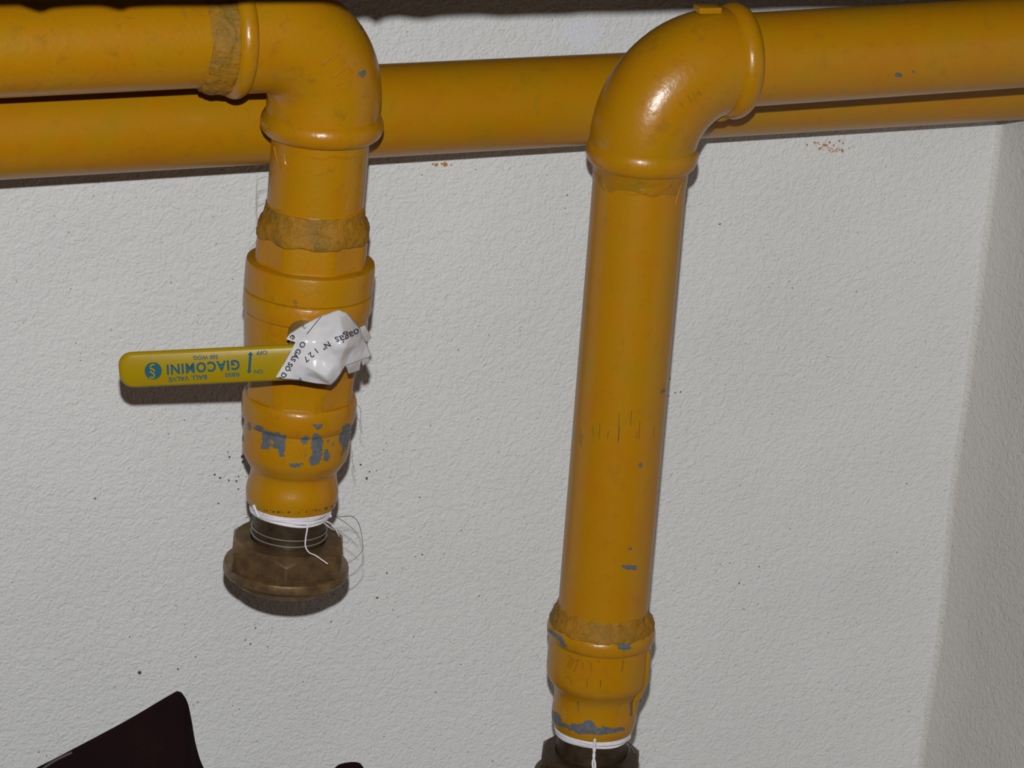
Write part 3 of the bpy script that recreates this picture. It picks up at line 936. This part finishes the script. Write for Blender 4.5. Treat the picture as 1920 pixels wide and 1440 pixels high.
def sheet(outl, inner, base, smooth_it=2):
    pp = outl + inner
    co2 = [Vector((x, -y)) for x, y, h in pp]
    n = len(outl)
    res = delaunay_2d_cdt(co2, [], [list(range(n))], 1, 1e-4)
    P = []
    for i, v in enumerate(res[0]):
        src = res[3][i][0] if res[3][i] else 0
        x, y, h = pp[src]
        px, py = 500 + x / 8, 560 + y / 8
        P.append(at_plane(px, py, HUB + NV * (base + h * .001), NV))
    bm = bmesh.new()
    bv_ = [bm.verts.new(p) for p in P]
    for f in res[2]:
        bm.faces.new([bv_[i] for i in f])
    for _ in range(3):
        bmesh.ops.subdivide_edges(bm, edges=bm.edges[:], cuts=1, use_grid_fill=True)
        for k_ in range(1):
            inn = [v for v in bm.verts if not v.is_boundary]
            bmesh.ops.smooth_vert(bm, verts=inn, factor=.35, use_axis_x=True, use_axis_y=True, use_axis_z=True)
    for v in bm.verts:
        v.co += NV * (.0005 * noise.noise(v.co * 130) + .0003 * noise.noise(v.co * 300))
    bmesh.ops.triangulate(bm, faces=bm.faces[:])
    bm.verts.index_update()
    out = [v.co.copy() for v in bm.verts], [tuple(v.index for v in f.verts) for f in bm.faces]
    bm.free()
    return out
ps = obj('sheet', sheet(outl, inner, .0052), M['paper'], pt, smooth=180, key='paper')
sm = ps.modifiers.new('thickness', 'SOLIDIFY')
sm.thickness = .00025
sm.offset = -1
for o_, i_, b_ in (([(1150, 960, -1.5), (1330, 860, -8.5), (1430, 870, -11.5), (1410, 985, -14), (1395, 1080, -15), (1310, 1110, -13), (1230, 1130, -10), (1205, 1040, -6)], [(1310, 1000, -9)], .0045),
                   ([(1330, 450, -11.5), (1400, 430, -15), (1480, 400, -18), (1530, 500, -19), (1575, 590, -20), (1500, 650, -14), (1420, 600, -10)], [(1470, 510, -15)], .0043),
                   ([(1400, 850, -10.5), (1545, 850, -15.5), (1535, 960, -18), (1440, 1010, -17)], [(1470, 930, -14.5)], .0043),
                   ([(600, 1225, -3), (760, 1230, -3), (960, 1180, -3), (1040, 1150, -3.5), (1060, 1190, -4), (1030, 1235, -4), (950, 1285, -4), (700, 1265, -4)], [(850, 1240, -2.5)], .002)):
    o2 = obj('folded_edge', sheet(o_, i_, b_), M['paper'], pt, smooth=180)
    s2 = o2.modifiers.new('thickness', 'SOLIDIFY')
    s2.thickness = .00025
def paper_text(body_, x, y, ang, wd, ht, bold=0.018, bend=0):
    g_ = text_on('paper', body_, 500 + x / 8, 560 + y / 8, ang, wd / 8, ht / 8, bold, .00035, bend / 8, 1)
    if g_[1]: obj('lettering', g_, M['black_ink'], ps, smooth=0)
paper_text('oag\u00e1s', 1205, 560, 203, 370, 150, .008, -18)
paper_text('N\u00ba', 895, 705, 213, 130, 85)
paper_text('1 2 7', 660, 850, 221, 240, 90)
paper_text('O G\u00c1S S\u00d3 DE', 392, 945, 238, 680, 98, .028)
paper_text('e', 390, 582, 235, 72, 75, .015)
paper_text('2', 565, 432, 230, 50, 55, 0)
paper_text('A', 505, 1210, 238, 60, 60, .01)
P = [hit('paper', 500 + x / 8, 560 + y / 8, .0004) for x, y in ((820, 275), (765, 340), (710, 408), (655, 475), (602, 540))]
obj('ruled_line', tube([p for p in P if p], .00017, 5), M['black_ink'], ps, smooth=80)

# ------------------------------------------------------------------ dark suede bag at the foot of the wall
BY = -.105
top = [(-160, 1560), (-60, 1500), (60, 1447), (150, 1401), (240, 1353), (318, 1307), (337, 1299), (349, 1312), (357, 1345), (366, 1395), (382, 1440), (420, 1490), (520, 1512), (595, 1485), (628, 1444), (645, 1434), (672, 1432), (684, 1444), (702, 1490), (735, 1580)]
tp = curve([(*p, 0) for p in top], 6)
V, F = [], []
lv = 12
m = len(tp)
zb = FLOOR + .002
cols = []
for i, q in enumerate(tp):
    p = at_y(q.x, q.y, BY)
    u = i / (m - 1)
    env = min(1, 6 * u, 6 * (1 - u)) ** .5
    loop = []
    for s in range(lv + 1):          # front from the hem down
        f = s / lv
        z = p.z + (zb - p.z) * f
        th = .0016 + .030 * env * math.sin(min(1, f * 1.15) * math.pi * .5) ** .75
        fold = .003 * noise.noise(Vector((p.x * 30, z * 18, 0))) * min(1, f * 4)
        loop.append(Vector((p.x, BY - th - fold, z)))
    for s in range(lv, -1, -1):
        f = s / lv
        z = p.z + (zb - p.z) * f
        th = .0016 + .030 * env * math.sin(min(1, f * 1.15) * math.pi * .5) ** .75
        loop.append(Vector((p.x, BY + th, z)))
    cols.append(loop)
bag = empty('suede_bag', Vector((-.19, BY, FLOOR)), 'dark brown suede bag with a pointed corner at the lower left', 'bag')
obj('body', ringmesh(cols), M['fabric'], bag, smooth=60)
sp_ = [at_y(x, y, BY - .0016) for x, y in ((66, 1452), (100, 1428), (135, 1411))]
obj('seam', tube(curve(sp_, 5), .0006, 6), M['seam'], bag, smooth=80)

# ------------------------------------------------------------------ small insect resting on the side wall
def wall_r(px, py):
    b = BVHTree.FromPolygons([v.co + wr.location for v in wr.data.vertices], [tuple(p.vertices) for p in wr.data.polygons])
    l, n_, i_, d_ = b.ray_cast(CAM, ray(px, py))
    return l, n_
bl, bn = wall_r(1752, 1365)
bu = (Vector((0, 0, 1)) - bn * bn.z).normalized()
bt = bu.cross(bn)
bu2 = (bu * .95 + bt * .25).normalized()
bt2 = bu2.cross(bn)
ins = empty('insect', bl, 'tiny brown insect resting on the side wall near the corner', 'insect')
def ell(c, a, b_, c_):
    rings = []
    for i in range(9):
        u = math.pi * (i + .05) / 8.1
        rings.append([c + bu2 * (-math.cos(u) * a) + (bt2 * math.cos(2 * math.pi * j / 12) * b_ + bn * math.sin(2 * math.pi * j / 12) * c_) * math.sin(u) for j in range(12)])
    return ringmesh(rings)
obj('abdomen', ell(bl + bn * .0008 - bu2 * .0006, .0020, .00085, .0007), M['bug'], ins)
obj('head', ell(bl + bn * .0008 + bu2 * .0017, .0007, .0006, .0005), M['bug'], ins)
for s in (-1, 1):
    for q in (-.0008, .0002, .001):
        a = bl + bn * .0006 + bu2 * q
        obj('leg', tube([a, a + bt2 * s * .0012 + bn * .0003 + bu2 * q * .3, a + bt2 * s * .0021 - bn * .0004 + bu2 * q * 1.1], .00009, 5), M['bug'], ins)
    a = bl + bn * .0008 + bu2 * .0022
    obj('antenna', tube([a, a + bu2 * .0012 + bt2 * s * .0005, a + bu2 * .0020 + bt2 * s * .0012], .00007, 5), M['bug'], ins)
